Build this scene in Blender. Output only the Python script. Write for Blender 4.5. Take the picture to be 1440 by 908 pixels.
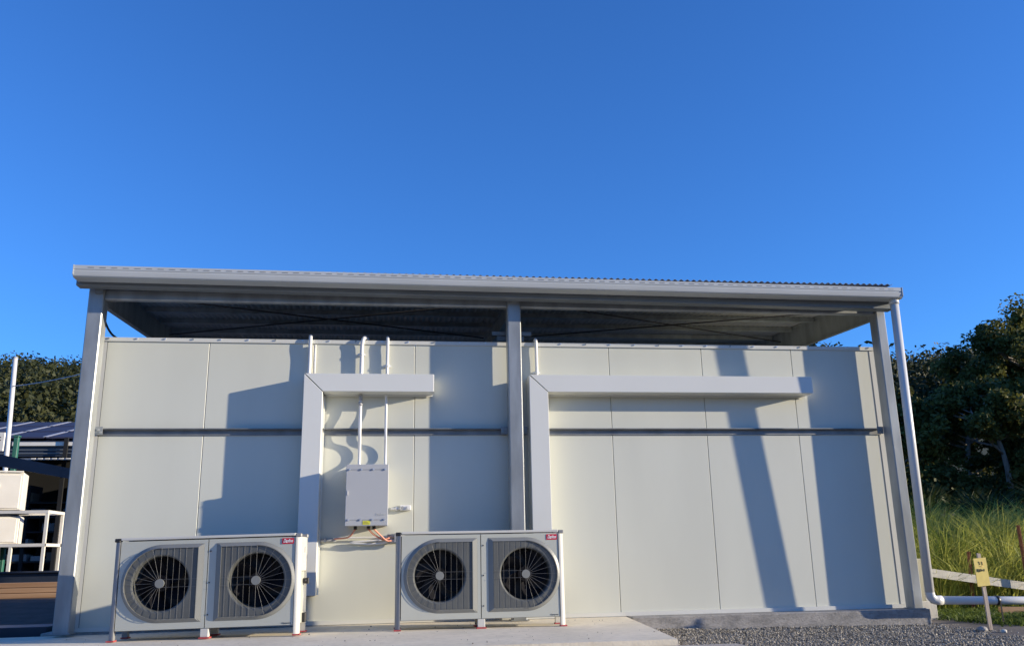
import bpy, bmesh, math, random
import numpy as np
from mathutils import Vector, Matrix, noise as mnoise

for o in list(bpy.data.objects):
    bpy.data.objects.remove(o, do_unlink=True)
scene = bpy.context.scene
COL = scene.collection
rad = math.radians

# ------------------------------------------------------------------ camera
F_PX, PITCH, YAW, ROLL = 1224.83, 0.25841, 0.13842, -0.01956
CAM = Vector((3.2110, -9.9170, 0.6963))
fwd = Vector((math.sin(YAW)*math.cos(PITCH), math.cos(YAW)*math.cos(PITCH), math.sin(PITCH)))
rgt = Vector((math.cos(YAW), -math.sin(YAW), 0)); upv = rgt.cross(fwd)
r2 = rgt*math.cos(ROLL) + upv*math.sin(ROLL); u2 = -rgt*math.sin(ROLL) + upv*math.cos(ROLL)
cd = bpy.data.cameras.new('camera'); cam = bpy.data.objects.new('camera', cd); COL.objects.link(cam)
M = Matrix.Identity(4)
for i in range(3):
    M[i][0] = r2[i]; M[i][1] = u2[i]; M[i][2] = -fwd[i]; M[i][3] = CAM[i]
cam.matrix_world = M
cd.sensor_width = 36.0; cd.lens = 36.0*F_PX/1440.0; cd.clip_start = 0.05; cd.clip_end = 3000
scene.camera = cam

# ------------------------------------------------------------------ sky and sun
TO_SUN = Vector((3.60, -1.0, 0.80)).normalized()
SUN_EL = math.asin(TO_SUN.z); SUN_AZ = math.atan2(TO_SUN.x, TO_SUN.y)
world = bpy.data.worlds.new('World'); scene.world = world; world.use_nodes = True
wn = world.node_tree.nodes; wl = world.node_tree.links
bg = wn['Background']
sky = wn.new('ShaderNodeTexSky'); sky.sky_type = 'NISHITA'; sky.sun_disc = False
sky.sun_elevation = SUN_EL; sky.sun_rotation = SUN_AZ
sky.air_density = 1.0; sky.dust_density = 0.0; sky.ozone_density = 3.0; sky.altitude = 100
hs = wn.new('ShaderNodeMix'); hs.data_type = 'RGBA'; hs.blend_type = 'MULTIPLY'; hs.inputs[0].default_value = 1.0; hs.inputs[7].default_value = (0.49, 1.02, 1.80, 1)   # deep clear winter blue
wl.new(sky.outputs['Color'], hs.inputs[6]); wl.new(hs.outputs[2], bg.inputs['Color'])
bg.inputs['Strength'].default_value = 0.105
sd = bpy.data.lights.new('sun', 'SUN'); sd.energy = 5.0; sd.angle = rad(0.53); sd.color = (1.0, 0.87, 0.68)
so = bpy.data.objects.new('sun', sd); COL.objects.link(so)
so.rotation_euler = (-TO_SUN).to_track_quat('-Z', 'Y').to_euler()
scene.view_settings.view_transform = 'Standard'; scene.view_settings.look = 'None'
scene.view_settings.gamma = 1.0; scene.view_settings.exposure = 0.48
scene.render.engine = 'CYCLES'

# ------------------------------------------------------------------ helpers
def empty(name, loc=(0, 0, 0), rz=0.0):
    o = bpy.data.objects.new(name, None); COL.objects.link(o)
    o.location = loc; o.rotation_euler = (0, 0, rz); o.empty_display_size = 0.1
    return o

def tag(o, label=None, cat=None, group=None, kind=None):
    if label: o['label'] = label
    if cat: o['category'] = cat
    if group: o['group'] = group
    if kind: o['kind'] = kind
    return o

class MB:
    """collects shapes, build() links them as one mesh object"""
    def __init__(s): s.v = []; s.f = []; s.smooth = []
    def add(s, vs, fs, sm=False):
        b = len(s.v); s.v += [tuple(v) for v in vs]
        for f in fs: s.f.append(tuple(i+b for i in f)); s.smooth.append(sm)
        return s
    def box(s, x0, x1, y0, y1, z0, z1):
        vs = [(x, y, z) for z in (z0, z1) for y in (y0, y1) for x in (x0, x1)]
        return s.add(vs, [(0, 2, 3, 1), (4, 5, 7, 6), (0, 1, 5, 4), (2, 6, 7, 3), (0, 4, 6, 2), (1, 3, 7, 5)])
    def hexa(s, p):   # 8 points, same order as box
        return s.add(p, [(0, 2, 3, 1), (4, 5, 7, 6), (0, 1, 5, 4), (2, 6, 7, 3), (0, 4, 6, 2), (1, 3, 7, 5)])
    def prism(s, pts, fn0, fn1, sm=False):
        n = len(pts); vs = [fn0(p) for p in pts] + [fn1(p) for p in pts]
        fs = [(i, (i+1) % n, n+(i+1) % n, n+i) for i in range(n)]
        s.add(vs, fs, sm); b = len(s.v) - 2*n
        s.f.append(tuple(b+i for i in reversed(range(n)))); s.smooth.append(False)
        s.f.append(tuple(b+n+i for i in range(n))); s.smooth.append(False)
        return s
    def tube(s, pts, r, n=10, caps=True, sm=True):
        pts = [Vector(p) for p in pts]; rs = r if isinstance(r, (list, tuple)) else [r]*len(pts)
        vs = []; prev = None
        for i, p in enumerate(pts):
            if i == 0: t = pts[1]-pts[0]
            elif i == len(pts)-1: t = pts[-1]-pts[-2]
            else: t = (pts[i+1]-p).normalized() + (p-pts[i-1]).normalized()
            t.normalize()
            if prev is None:
                a = Vector((0, 0, 1)) if abs(t.z) < .9 else Vector((1, 0, 0))
                u = t.cross(a).normalized()
            else:
                u = (prev - t*prev.dot(t)).normalized()
            w = t.cross(u); prev = u
            for k in range(n):
                a = 2*math.pi*k/n
                vs.append(p + (u*math.cos(a) + w*math.sin(a))*rs[i])
        fs = []
        for i in range(len(pts)-1):
            for k in range(n):
                fs.append((i*n+k, i*n+(k+1) % n, (i+1)*n+(k+1) % n, (i+1)*n+k))
        s.add(vs, fs, sm)
        if caps:
            b = len(s.v)-len(vs)
            s.f.append(tuple(b+k for k in reversed(range(n)))); s.smooth.append(False)
            e = b+(len(pts)-1)*n
            s.f.append(tuple(e+k for k in range(n))); s.smooth.append(False)
        return s
    def build(s, name, m, parent=None, bevel=0.0):
        me = bpy.data.meshes.new(name); me.from_pydata(s.v, [], s.f); me.update()
        me.polygons.foreach_set('use_smooth', s.smooth)
        bm = bmesh.new(); bm.from_mesh(me); bmesh.ops.recalc_face_normals(bm, faces=bm.faces)
        if bevel > 0:
            es = [e for e in bm.edges if len(e.link_faces) == 2 and e.calc_face_angle(0) > 0.6]
            bmesh.ops.bevel(bm, geom=es, offset=bevel, segments=1, affect='EDGES', clamp_overlap=True)
        bm.to_mesh(me); bm.free()
        o = bpy.data.objects.new(name, me); COL.objects.link(o)
        if m: me.materials.append(m)
        if parent: o.parent = parent
        return o

def bez(p0, p1, p2, p3, n=10):
    p0, p1, p2, p3 = map(Vector, (p0, p1, p2, p3))
    return [p0*(1-t)**3 + p1*3*t*(1-t)**2 + p2*3*t*t*(1-t) + p3*t**3 for t in [i/n for i in range(n+1)]]

def spline(pts, n=6):
    P = [Vector(p) for p in pts]; P = [P[0]*2-P[1]] + P + [P[-1]*2-P[-2]]; out = []
    for i in range(1, len(P)-2):
        for k in range(n):
            t = k/n; a, b, c, d = P[i-1:i+3]
            out.append(.5*((2*b)+(c-a)*t+(2*a-5*b+4*c-d)*t*t+(3*b-a-3*c+d)*t**3))
    out.append(P[-2]); return out

# ------------------------------------------------------------------ materials
def mat(name, col, rough=.5, metal=0.0, var=0.0, vscale=3.0, bump=0.0, bscale=30.0, spec=.5, stretch=None, col2=None, dirt=0.0, bdist=0.01):
    m = bpy.data.materials.new(name); m.use_nodes = True
    N = m.node_tree.nodes; L = m.node_tree.links; b = N['Principled BSDF']
    b.inputs['Roughness'].default_value = rough; b.inputs['Metallic'].default_value = metal
    b.inputs['Specular IOR Level'].default_value = spec
    c = (*col, 1); b.inputs['Base Color'].default_value = c
    tc = N.new('ShaderNodeTexCoord'); src = tc.outputs['Object']
    geo = N.new('ShaderNodeNewGeometry'); src = geo.outputs['Position']
    if stretch:
        mp = N.new('ShaderNodeMapping'); mp.inputs['Scale'].default_value = stretch
        L.new(src, mp.inputs['Vector']); src = mp.outputs['Vector']
    if var or col2:
        n = N.new('ShaderNodeTexNoise'); n.inputs['Scale'].default_value = vscale; n.inputs['Detail'].default_value = 6
        L.new(src, n.inputs['Vector'])
        r = N.new('ShaderNodeValToRGB')
        c2 = col2 if col2 else tuple(x*(1+var) for x in col)
        c1 = col if col2 else tuple(x*(1-var) for x in col)
        r.color_ramp.elements[0].position = .36; r.color_ramp.elements[0].color = (*c1, 1)
        r.color_ramp.elements[1].position = .64; r.color_ramp.elements[1].color = (*c2, 1)
        L.new(n.outputs['Fac'], r.inputs['Fac']); out = r.outputs['Color']
        if dirt:
            n2 = N.new('ShaderNodeTexNoise'); n2.inputs['Scale'].default_value = vscale*7; n2.inputs['Detail'].default_value = 8
            L.new(src, n2.inputs['Vector'])
            mr = N.new('ShaderNodeMapRange'); mr.inputs[1].default_value = .45; mr.inputs[2].default_value = .75
            mr.inputs[3].default_value = 1.0; mr.inputs[4].default_value = 1.0-dirt
            L.new(n2.outputs['Fac'], mr.inputs[0])
            mx = N.new('ShaderNodeMix'); mx.data_type = 'RGBA'; mx.blend_type = 'MULTIPLY'; mx.inputs[0].default_value = 1
            L.new(out, mx.inputs[6]); L.new(mr.outputs[0], mx.inputs[7]); out = mx.outputs[2]
        L.new(out, b.inputs['Base Color'])
    if bump:
        n3 = N.new('ShaderNodeTexNoise'); n3.inputs['Scale'].default_value = bscale; n3.inputs['Detail'].default_value = 5
        L.new(src, n3.inputs['Vector'])
        bp = N.new('ShaderNodeBump'); bp.inputs['Strength'].default_value = bump; bp.inputs['Distance'].default_value = bdist
        L.new(n3.outputs['Fac'], bp.inputs['Height']); L.new(bp.outputs['Normal'], b.inputs['Normal'])
    return m

def leaf_mat(name, ca, cb, trans=.25, rough=.6):
    m = bpy.data.materials.new(name); m.use_nodes = True
    N = m.node_tree.nodes; L = m.node_tree.links; b = N['Principled BSDF']
    b.inputs['Roughness'].default_value = rough; b.inputs['Specular IOR Level'].default_value = .25
    at = N.new('ShaderNodeAttribute'); at.attribute_name = 'tint'
    r = N.new('ShaderNodeValToRGB')
    r.color_ramp.elements[0].color = (*ca, 1); r.color_ramp.elements[1].color = (*cb, 1)
    L.new(at.outputs['Fac'], r.inputs['Fac']); L.new(r.outputs['Color'], b.inputs['Base Color'])
    tr = N.new('ShaderNodeBsdfTranslucent'); L.new(r.outputs['Color'], tr.inputs['Color'])
    mx = N.new('ShaderNodeMixShader'); mx.inputs[0].default_value = trans
    L.new(b.outputs[0], mx.inputs[1]); L.new(tr.outputs[0], mx.inputs[2]); L.new(mx.outputs[0], N['Material Output'].inputs['Surface'])
    return m

PANEL = mat('panel_steel_offwhite', (.67, .675, .575), .42, 0, .028, 1.6, .09, 1.1, stretch=(1, 1, .25), spec=.4, bdist=.02)
TRIM = mat('flashing_offwhite', (.69, .69, .63), .38, 0, .015, 2)
DUCT = mat('duct_white', (.74, .745, .69), .35, 0, .012, 1.5)
GALV = mat('galvanised_steel', (.34, .36, .36), .42, .35, .16, 7, .03, 60, stretch=(1, 1, .25))
GALVD = mat('galvanised_steel_dull', (.24, .25, .25), .5, .5, .15, 5)
ZINC = mat('zincalume_roof', (.46, .46, .45), .45, .35, .06, 2)
GUTTER = mat('gutter_paint', (.52, .545, .54), .35, 0, .03, 2)
EAVE = mat('eave_paint', (.20, .22, .23), .45, .2, .06, 3)
DARKROD = mat('dark_rod', (.06, .06, .065), .5, .3)
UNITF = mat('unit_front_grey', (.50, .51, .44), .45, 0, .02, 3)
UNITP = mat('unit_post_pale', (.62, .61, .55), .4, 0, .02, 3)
UPOST = mat('unit_grey_shaded_post', (.30, .30, .29), .4, .1, .03, 3)
SHROUD = mat('fan_shroud_grey', (.24, .245, .225), .42, .1, .03, 4)
FACE = mat('fan_face_grey', (.115, .12, .112), .5, .1, .06, 6)
INNER = mat('fan_dark_inside', (.018, .018, .020), .6)
BLADE = mat('fan_blade_black', (.010, .010, .012), .8, spec=.1)
WIRE = mat('guard_wire', (.20, .20, .195), .4, .3)
BLACK = mat('black_plastic', (.02, .02, .022), .4)
RED = mat('logo_red', (.62, .012, .045), .4)
WHITE = mat('white_print', (.85, .85, .85), .5)
PADRED = mat('red_rubber', (.50, .08, .08), .6, 0, .2, 30)
BOXG = mat('enclosure_grey', (.47, .48, .48), .45, 0, .012, 4)
SCREW = mat('screw_bright', (.75, .75, .76), .3, .6)
YELLOW = mat('sticker_yellow', (.75, .72, .06), .5)
ORANGE = mat('orange_conduit', (.72, .30, .20), .45)
CONDW = mat('conduit_white', (.80, .80, .78), .4)
CONDG = mat('conduit_grey', (.36, .37, .38), .45)
PVC = mat('pvc_white', (.68, .68, .65), .3, 0, .02, 3)
CONC = mat('concrete_slab', (.75, .67, .51), .85, 0, .10, 2.2, .25, 60, dirt=.16, col2=(.85, .76, .59))
def add_stains(m):
    N = m.node_tree.nodes; L = m.node_tree.links; b = N['Principled BSDF']
    prev = b.inputs['Base Color'].links[0].from_socket
    geo = N.new('ShaderNodeNewGeometry')
    n = N.new('ShaderNodeTexNoise'); n.inputs['Scale'].default_value = 1.1; n.inputs['Detail'].default_value = 9; n.inputs['Roughness'].default_value = .7
    L.new(geo.outputs['Position'], n.inputs['Vector'])
    r = N.new('ShaderNodeValToRGB'); r.color_ramp.elements[0].position = .55; r.color_ramp.elements[0].color = (1, 1, 1, 1)
    r.color_ramp.elements[1].position = .74; r.color_ramp.elements[1].color = (.72, .68, .62, 1)
    L.new(n.outputs['Fac'], r.inputs['Fac'])
    mx = N.new('ShaderNodeMix'); mx.data_type = 'RGBA'; mx.blend_type = 'MULTIPLY'; mx.inputs[0].default_value = 1
    L.new(prev, mx.inputs[6]); L.new(r.outputs['Color'], mx.inputs[7]); L.new(mx.outputs[2], b.inputs['Base Color'])
add_stains(CONC)
CONC2 = mat('concrete_path', (.42, .38, .32), .9, 0, .10, 3, .4, 40, dirt=.25, col2=(.52, .47, .40))
PLINTH = mat('concrete_plinth', (.27, .26, .24), .9, 0, .2, 4, .5, 40, col2=(.40, .38, .35), dirt=.35, stretch=(1, 1, 2))
GRAVEL = mat('gravel_ground', (.10, .092, .08), .95, 0, .3, 18, .9, 70, col2=(.26, .24, .21), bdist=.02)
STONE = leaf_mat('gravel_stone', (.10, .09, .072), (.46, .42, .345), 0.0, .9)
ASPH = mat('asphalt_yard', (.034, .029, .024), .9, 0, .2, 4, .3, 120, col2=(.055, .050, .046))
EARTH = mat('bare_earth', (.09, .075, .06), .95, 0, .2, 1.2, .5, 20, col2=(.15, .125, .10))
HILLM = mat('hill_grass', (.045, .055, .02), .95, 0, .2, .05, .4, .8, col2=(.11, .12, .045))
BANKM = mat('bank_soil_grass', (.05, .055, .02), .95, 0, .2, 2, .5, 12, col2=(.09, .08, .035))
TIMBG = mat('weathered_timber', (.52, .49, .41), .85, 0, .15, 6, .3, 40, stretch=(1, 1, .2), col2=(.66, .62, .52))
TIMBB = mat('brown_timber', (.36, .20, .10), .8, 0, .2, 3, .3, 30, stretch=(.15, 2, 2), col2=(.50, .31, .17))
RUST = mat('rust_steel', (.16, .06, .03), .85, 0, .3, 30, .4, 80, col2=(.26, .11, .06))
SIGNY = mat('sign_yellow', (.85, .66, .18), .7, 0, .05, 20)
INKD = mat('sign_ink_dark', (.12, .10, .08), .7)
INKR = mat('sign_ink_faded', (.62, .38, .18), .7)
CREAM = mat('cream_cabinet', (.78, .74, .64), .5, 0, .03, 3)
NAVY = mat('dark_blue_steel', (.035, .045, .065), .45, .2, .1, 5)
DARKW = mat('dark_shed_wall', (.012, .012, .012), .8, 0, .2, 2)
GREENP = mat('green_paint', (.03, .14, .10), .5)
SOLAR = mat('solar_cells', (.045, .045, .075), .6, 0, .06, 1, spec=.25)
FRAME = mat('solar_frame', (.55, .56, .60), .4, .6)
BARK = mat('gum_bark', (.20, .17, .14), .9, 0, .3, 3, .4, 12, col2=(.36, .32, .27), stretch=(3, 3, .5))
WOOD = mat('stake_timber', (.42, .33, .25), .85, 0, .2, 8, .3, 40, stretch=(3, 3, .3), col2=(.55, .46, .36))
BOXES = [mat('stored_box_'+n, c, .7) for n, c in (('brown', (.10, .075, .05)), ('grey', (.12, .12, .12)), ('pale', (.26, .26, .25)))]
LEAF_D = leaf_mat('leaf_dark_gum', (.035, .050, .014), (.20, .19, .045), .3)
LEAF_F = leaf_mat('leaf_far_wood', (.018, .028, .010), (.070, .072, .024), .15)
LEAF_O = leaf_mat('leaf_olive', (.05, .06, .03), (.12, .125, .06), .2)
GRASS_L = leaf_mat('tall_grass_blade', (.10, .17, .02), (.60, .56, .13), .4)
GRASS_S = leaf_mat('shaded_grass_blade', (.018, .030, .008), (.07, .085, .02), .3)  # shade under the trees is put into this darker green
GRASS_D = leaf_mat('short_weed_blade', (.05, .085, .015), (.17, .22, .04), .3)

# ------------------------------------------------------------------ the setting: ground, slab, gravel, bank, hill
rng = np.random.default_rng(7)
def hill_z(x, y):
    dx, dy = x-3.6, y+8.5; r = math.hypot(dx, dy); a = math.atan2(dx, dy)
    t = max(0.0, (r-40)/160.0)
    az = math.degrees(a); A_ = 27.0 if az < 0 else 31.5
    crest = (30.0 if az < 0 else 33.4) + (4.5 if az < 0 else 7.0)*max(0.0, min(1.0, (A_-abs(az))/6)) + 1.0*math.sin(a*9+.5)
    t = t if t < 1 else 1 + 0.05*(t-1)
    crest *= 1-.35*math.exp(-((a-SUN_AZ)/.35)**2)   # ridge lowered here so that it lets the sun through
    return -0.3 + crest*t*(1-.18*max(0, t-.8)) + 1.2*math.sin(x*.05)*min(1, t*3)

m = MB(); NX = 40; g = []
m.box(-900, 900, -300, 900, -0.9, -0.17); tag(m.build('ground', EARTH), kind='structure')
mb = MB(); na, nr = 180, 26
for i in range(na+1):
    a = rad(-180 + 360*i/na)  # ring goes on unseen behind the camera, added to cut low sky light
    for j in range(nr+1):
        r = 36 + (280-36)*(j/nr)
        x, y = 3.6+math.sin(a)*r, -8.5+math.cos(a)*r
        mb.v.append((x, y, hill_z(x, y) if j else -.5))
for i in range(na):
    for j in range(nr):
        mb.f.append((i*(nr+1)+j, (i+1)*(nr+1)+j, (i+1)*(nr+1)+j+1, i*(nr+1)+j+1)); mb.smooth.append(True)
tag(mb.build('hill', HILLM), kind='structure')

mb = MB()   # apron: falls slightly to the left, its right edge runs askew
def apron_z(x): return 0.0 if x > 2.9 else (-.021*(2.9-x)/2.25 if x > .65 else -.021-.004*(.65-x))
xs_ = [-14, -6, -2, .65, 1.4, 2.2, 2.9, 4.2, 5.80]
for x in xs_:
    xf = x if x < 5.5 else 5.545
    mb.v += [(x, -.020, apron_z(x)), (xf, -2.62, apron_z(x)-.004), (xf, -2.62, -.24), (x, -.020, -.24)]
for i in range(len(xs_)-1):
    a = i*4; b = a+4
    for q in range(4): mb.f.append((a+q, b+q, b+(q+1) % 4, a+(q+1) % 4)); mb.smooth.append(False)
mb.f += [(0, 1, 2, 3), tuple(4*(len(xs_)-1)+q for q in (3, 2, 1, 0))]; mb.smooth += [False, False]
tag(mb.build('concrete_apron', CONC), kind='structure')
m = MB(); m.box(-14, 6.05, -7.2, -2.635, -.26, -.050); tag(m.build('concrete_path', CONC2, bevel=.012), kind='structure')
mb = MB()   # asphalt rising to the yard beyond
prof_ = [(-.014, -.105), (1.5, -.085), (3.2, .02), (4.6, .13), (8, .14), (30, .16)]
for (y, z) in prof_: mb.v += [(-45, y, z), (-.33, y, z), (-45, y, -.5), (-.33, y, -.5)]
for i in range(len(prof_)-1):
    a = 4*i; mb.f += [(a, a+1, a+5, a+4), (a+1, a+3, a+7, a+5), (a, a+4, a+6, a+2)]; mb.smooth += [False]*3
tag(mb.build('asphalt_yard', ASPH), kind='structure')
# gravel sheet with gentle lumps
mb = MB(); nx, ny = 60, 50
def grav_z(x, y): return -.128 - .012*max(0, x-6.2) + .014*mnoise.noise((x*1.6, y*1.6, 0)) + .008*mnoise.noise((x*5, y*5, 3)) - .02*max(0, x-8.8)
for i in range(nx+1):
    for j in range(ny+1):
        x = 5.0 + 7.0*i/nx; y = -7 + 7.9*j/ny; mb.v.append((x, y, grav_z(x, y)))
for i in range(nx):
    for j in range(ny):
        a = i*(ny+1)+j; mb.f.append((a, a+ny+1, a+ny+2, a+1)); mb.smooth.append(True)
tag(mb.build('gravel_yard', GRAVEL), kind='structure')

def quick_mesh(name, verts, faces_n, idx, tint, m, smooth=False):
    me = bpy.data.meshes.new(name); nf = len(idx)//faces_n
    me.vertices.add(len(verts)); me.vertices.foreach_set('co', np.asarray(verts, np.float32).ravel())
    me.loops.add(len(idx)); me.loops.foreach_set('vertex_index', np.asarray(idx, np.int32))
    me.polygons.add(nf); me.polygons.foreach_set('loop_start', np.arange(0, nf*faces_n, faces_n, dtype=np.int32))
    me.polygons.foreach_set('loop_total', np.full(nf, faces_n, np.int32))
    at = me.attributes.new('tint', 'FLOAT', 'FACE'); at.data.foreach_set('value', np.asarray(tint, np.float32))
    me.update(calc_edges=True); me.validate()
    me.materials.append(m)
    o = bpy.data.objects.new(name, me); COL.objects.link(o)
    return o

# loose stones on the gravel: deformed octahedra
def stones(n, xf, yf, smin, smax, seed):
    r = np.random.default_rng(seed)
    x = xf(r, n); y = yf(r, n)
    z = np.array([grav_z(a, b) for a, b in zip(x, y)])
    s = smin + (smax-smin)*r.random(n)**3.2
    base = np.array([(1, 0, 0), (0, 1, 0), (-1, 0, 0), (0, -1, 0), (0, 0, .8), (0, 0, -.6)])
    v = base[None]*s[:, None, None]*(0.65+.7*r.random((n, 6, 1)))
    v += (r.random((n, 6, 3))-.5)*s[:, None, None]*.5
    a = r.random(n)*6.28; c, sn = np.cos(a), np.sin(a)
    vx = v[..., 0]*c[:, None]-v[..., 1]*sn[:, None]; vy = v[..., 0]*sn[:, None]+v[..., 1]*c[:, None]
    v = np.stack([vx+x[:, None], vy+y[:, None], v[..., 2]+z[:, None]+s[:, None]*.25], -1)
    tri = np.array([(0, 1, 4), (1, 2, 4), (2, 3, 4), (3, 0, 4), (1, 0, 5), (2, 1, 5), (3, 2, 5), (0, 3, 5)])
    idx = (tri[None]+np.arange(n)[:, None, None]*6).reshape(-1)
    return v.reshape(-1, 3), idx, np.repeat(r.random(n), 8)
v, idx, t = stones(105000, lambda r, n: 5.55+6.2*r.random(n), lambda r, n: .45-4.3*r.random(n)**.95, .003, .014, 3)
sx, sy = v[:, 0].reshape(-1, 6)[:, 0], v[:, 1].reshape(-1, 6)[:, 0]
k = ~(((sx < 6.09) & (sy < -2.6)) | (sx < 5.84+.098*sy) | ((sx < 9.29) & (sy > -.28)) | ((sx > 9.29) & (sy > .1+.5*(sx-9.2))))
v = v.reshape(-1, 6, 3)[k].reshape(-1, 3); idx = idx.reshape(-1, 24)[:k.sum()].ravel(); t = t.reshape(-1, 8)[k].ravel()
tag(quick_mesh('gravel_stones', v, 3, idx, t, STONE), 'loose grey crushed gravel along the foot of the shed', 'gravel', kind='stuff')

v, idx, t = stones(130, lambda r, n: -1+6.6*r.random(n)**.6, lambda r, n: -.3-2.2*r.random(n), .003, .011, 8)
v = v.reshape(-1, 6, 3); dz_ = np.array([apron_z(p[0, 0])-grav_z(p[0, 0], p[0, 1]) for p in v])-.001; v[:, :, 2] += dz_[:, None]
k = v[:, 0, 0] < 5.76+.098*v[:, 0, 1]; v = v[k].reshape(-1, 3); idx = idx.reshape(-1, 24)[:k.sum()].ravel(); t = t.reshape(-1, 8)[k].ravel()*.5
tag(quick_mesh('slab_grit', v, 3, idx, t, STONE), 'scattered grit and tiny stones on the concrete apron', 'grit', kind='stuff')

# grass bank behind the fence on the right
def bank_z(x, y):
    t = max(0.0, min(1.0, (y-0.9)/3.2)); u = max(0.0, min(1.0, (x-9.7)/1.2))
    return -.22 + u*(.72*t*t*(3-2*t) + max(0, y-4)*.078) + .05*mnoise.noise((x*.7, y*.7, 1))*u
mb = MB(); nx, ny = 50, 50
for i in range(nx+1):
    for j in range(ny+1):
        x = 9.5 + 50*(i/nx)**1.6; y = .55 + 44*(j/ny)**1.6; mb.v.append((x, y, bank_z(x, y)))
for i in range(nx):
    for j in range(ny):
        a = i*(ny+1)+j; mb.f.append((a, a+ny+1, a+ny+2, a+1)); mb.smooth.append(True)
tag(mb.build('grass_bank', BANKM), kind='structure')

# ------------------------------------------------------------------ cold room (insulated panels)
W = 1.15; ZT = 3.076
DEPTH = 2.35
cold = tag(empty('cold_room', (0, 0, 0)), 'long cold room of off white insulated panels under the open shed roof', 'cold room')
def wall_panel(x0, x1):
    g = .0025; b = .004
    m = MB(); pts = [(x0+g, .10), (x0+g, b), (x0+g+b, 0), (x1-g-b, 0), (x1-g, b), (x1-g, .10)]
    m.prism(pts, lambda p: (p[0], p[1], .042), lambda p: (p[0], p[1], ZT))
    return m.build('wall_panel', PANEL, cold)
edges = [0.0] + [W*i for i in range(1, 8)] + [9.14]
for a, b in zip(edges[:-1], edges[1:]): wall_panel(a, b)
MB().box(.10, 9.04, .085, .099, .042, ZT-.02).build('joint_backing', TRIM, cold)
for (xa, xb) in ((-.0, .1), (9.04, 9.14)):   # end walls, two panels each
    for (ya, yb) in ((.104, 1.17), (1.178, DEPTH)):
        MB().box(xa, xb, ya, yb, .042, ZT).build('end_panel', PANEL, cold)
for i in range(8):
    MB().box(edges[i]+.004, edges[i+1]-.004, DEPTH+.004, DEPTH+.104, .042, ZT).build('rear_panel', PANEL, cold)
    MB().box(edges[i]+.004, edges[i+1]-.004, .012, DEPTH+.09, ZT+.004, ZT+.02).build('ceiling_panel', PANEL, cold)
fl = MB().box(-.012, 9.152, -.016, -.004, ZT-.018, ZT+.026).box(-.012, 9.152, -.0035, .10, ZT+.021, ZT+.027).build('top_flashing', TRIM, cold)
for i in range(31):
    x = .07 + i*.3
    MB().tube([(x, -.004, ZT+.012), (x, -.026, ZT+.012)], .009, 8).build('screw', SCREW if i % 3 else GALV, fl)
MB().box(-.012, 9.152, -.018, -.002, .004, .046).build('base_flashing', TRIM, cold)
for x0, x1 in ((-.014, .052), (9.085, 9.154)):
    MB().box(x0, x1, -.0045, -.0015, .048, ZT-.020).build('corner_trim', TRIM, cold)
MB().box(.054, .060, -.0030, -.001, .048, ZT-.020).build('corner_seal', GALVD, cold)
MB().box(9.077, 9.083, -.0030, -.001, .048, ZT-.020).build('corner_seal', GALVD, cold)

# ------------------------------------------------------------------ open steel shed over it
shed = tag(empty('open_shed', (4.6, 1.2, 0)), 'open galvanised steel shed frame with corrugated skillion roof over the cold room', 'shed')
def sh(mb, name, m_, bevel=0.0, parent=None):
    o = mb.build(name, m_, parent or shed, bevel)
    if not parent: o.matrix_parent_inverse = Matrix.Translation((-4.6, -1.2, 0))
    return o
MB_ = MB
pl = MB(); pl.box(5.815, 9.275, -.268, 3.55, -.32, .002); pl.box(-.30, 5.812, -.016, 3.55, -.32, .002)
sh(pl, 'plinth', PLINTH, .006)
def column(x0, x1, y0, y1, zb, zt):
    w = x1-x0; g = .003
    f = [(x0, y1), (x0, y0+.010), (x0+.010, y0), (x1-.010, y0), (x1, y0+.010), (x1, y1)]
    m = MB(); m.prism(f, lambda p: (p[0], p[1], zb), lambda p: (p[0], p[1], zt))
    c = sh(m, 'column', GALV)
    return c
GF, GB = -.250, -.086
for x0, x1 in ((-.115, .045), (4.507, 4.662), (9.095, 9.212)):
    c = column(x0, x1, GF, GB, .014, 3.63)
    b = MB().box(x0-.02, x1+.02, GF-.014, GB+.02, .004, .013).build('base_plate', GALV, c)
    c2 = column(x0, x1, 3.30, 3.46, .014, 3.62)
    for z in (2.052, 3.525):   # bolts and cleats where girts meet the column
        for xs, sgn in ((x0, -1), (x1, 1)):
            if (x0 < 0 and sgn < 0) or (x0 > 9 and sgn > 0): continue
            MB().box(min(xs, xs+sgn*.075), max(xs, xs+sgn*.075), -.082, -.072, z-.04, z+.045).tube([(xs+sgn*.03, -.072, z+.01), (xs+sgn*.03, -.10, z+.01)], .014, 6).tube([(xs+sgn*.055, -.072, z-.018), (xs+sgn*.055, -.10, z-.018)], .012, 6).build('cleat', GALV, c)
# girts: angle with a thin outstanding leg, split at the columns
for x0, x1 in ((.049, 4.500), (4.675, 9.10)):
    m = MB(); m.box(x0, x1, -.070, -.014, 2.071, 2.081); m.box(x0, x1, -.0135, -.0055, 2.010, 2.0705)
    sh(m, 'girt', GALVD)
# inner eave beams between the columns
for x0, x1, za, zb in ((.049, 4.502, 3.478, 3.474), (4.667, 9.095, 3.473, 3.468)):
    prof = [(-.215, .012), (-.203, 0), (-.14, 0), (-.14, .02), (-.146, .02), (-.146, .006), (-.205, .008), (-.205, .107), (-.146, .109), (-.146, .095), (-.14, .095), (-.14, .115), (-.203, .115), (-.215, .103)]
    m = MB(); m.prism(prof, lambda p: (x0, p[0], za+p[1]), lambda p: (x1, p[0], zb+p[1])); sh(m, 'inner_beam', GALV)
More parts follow.
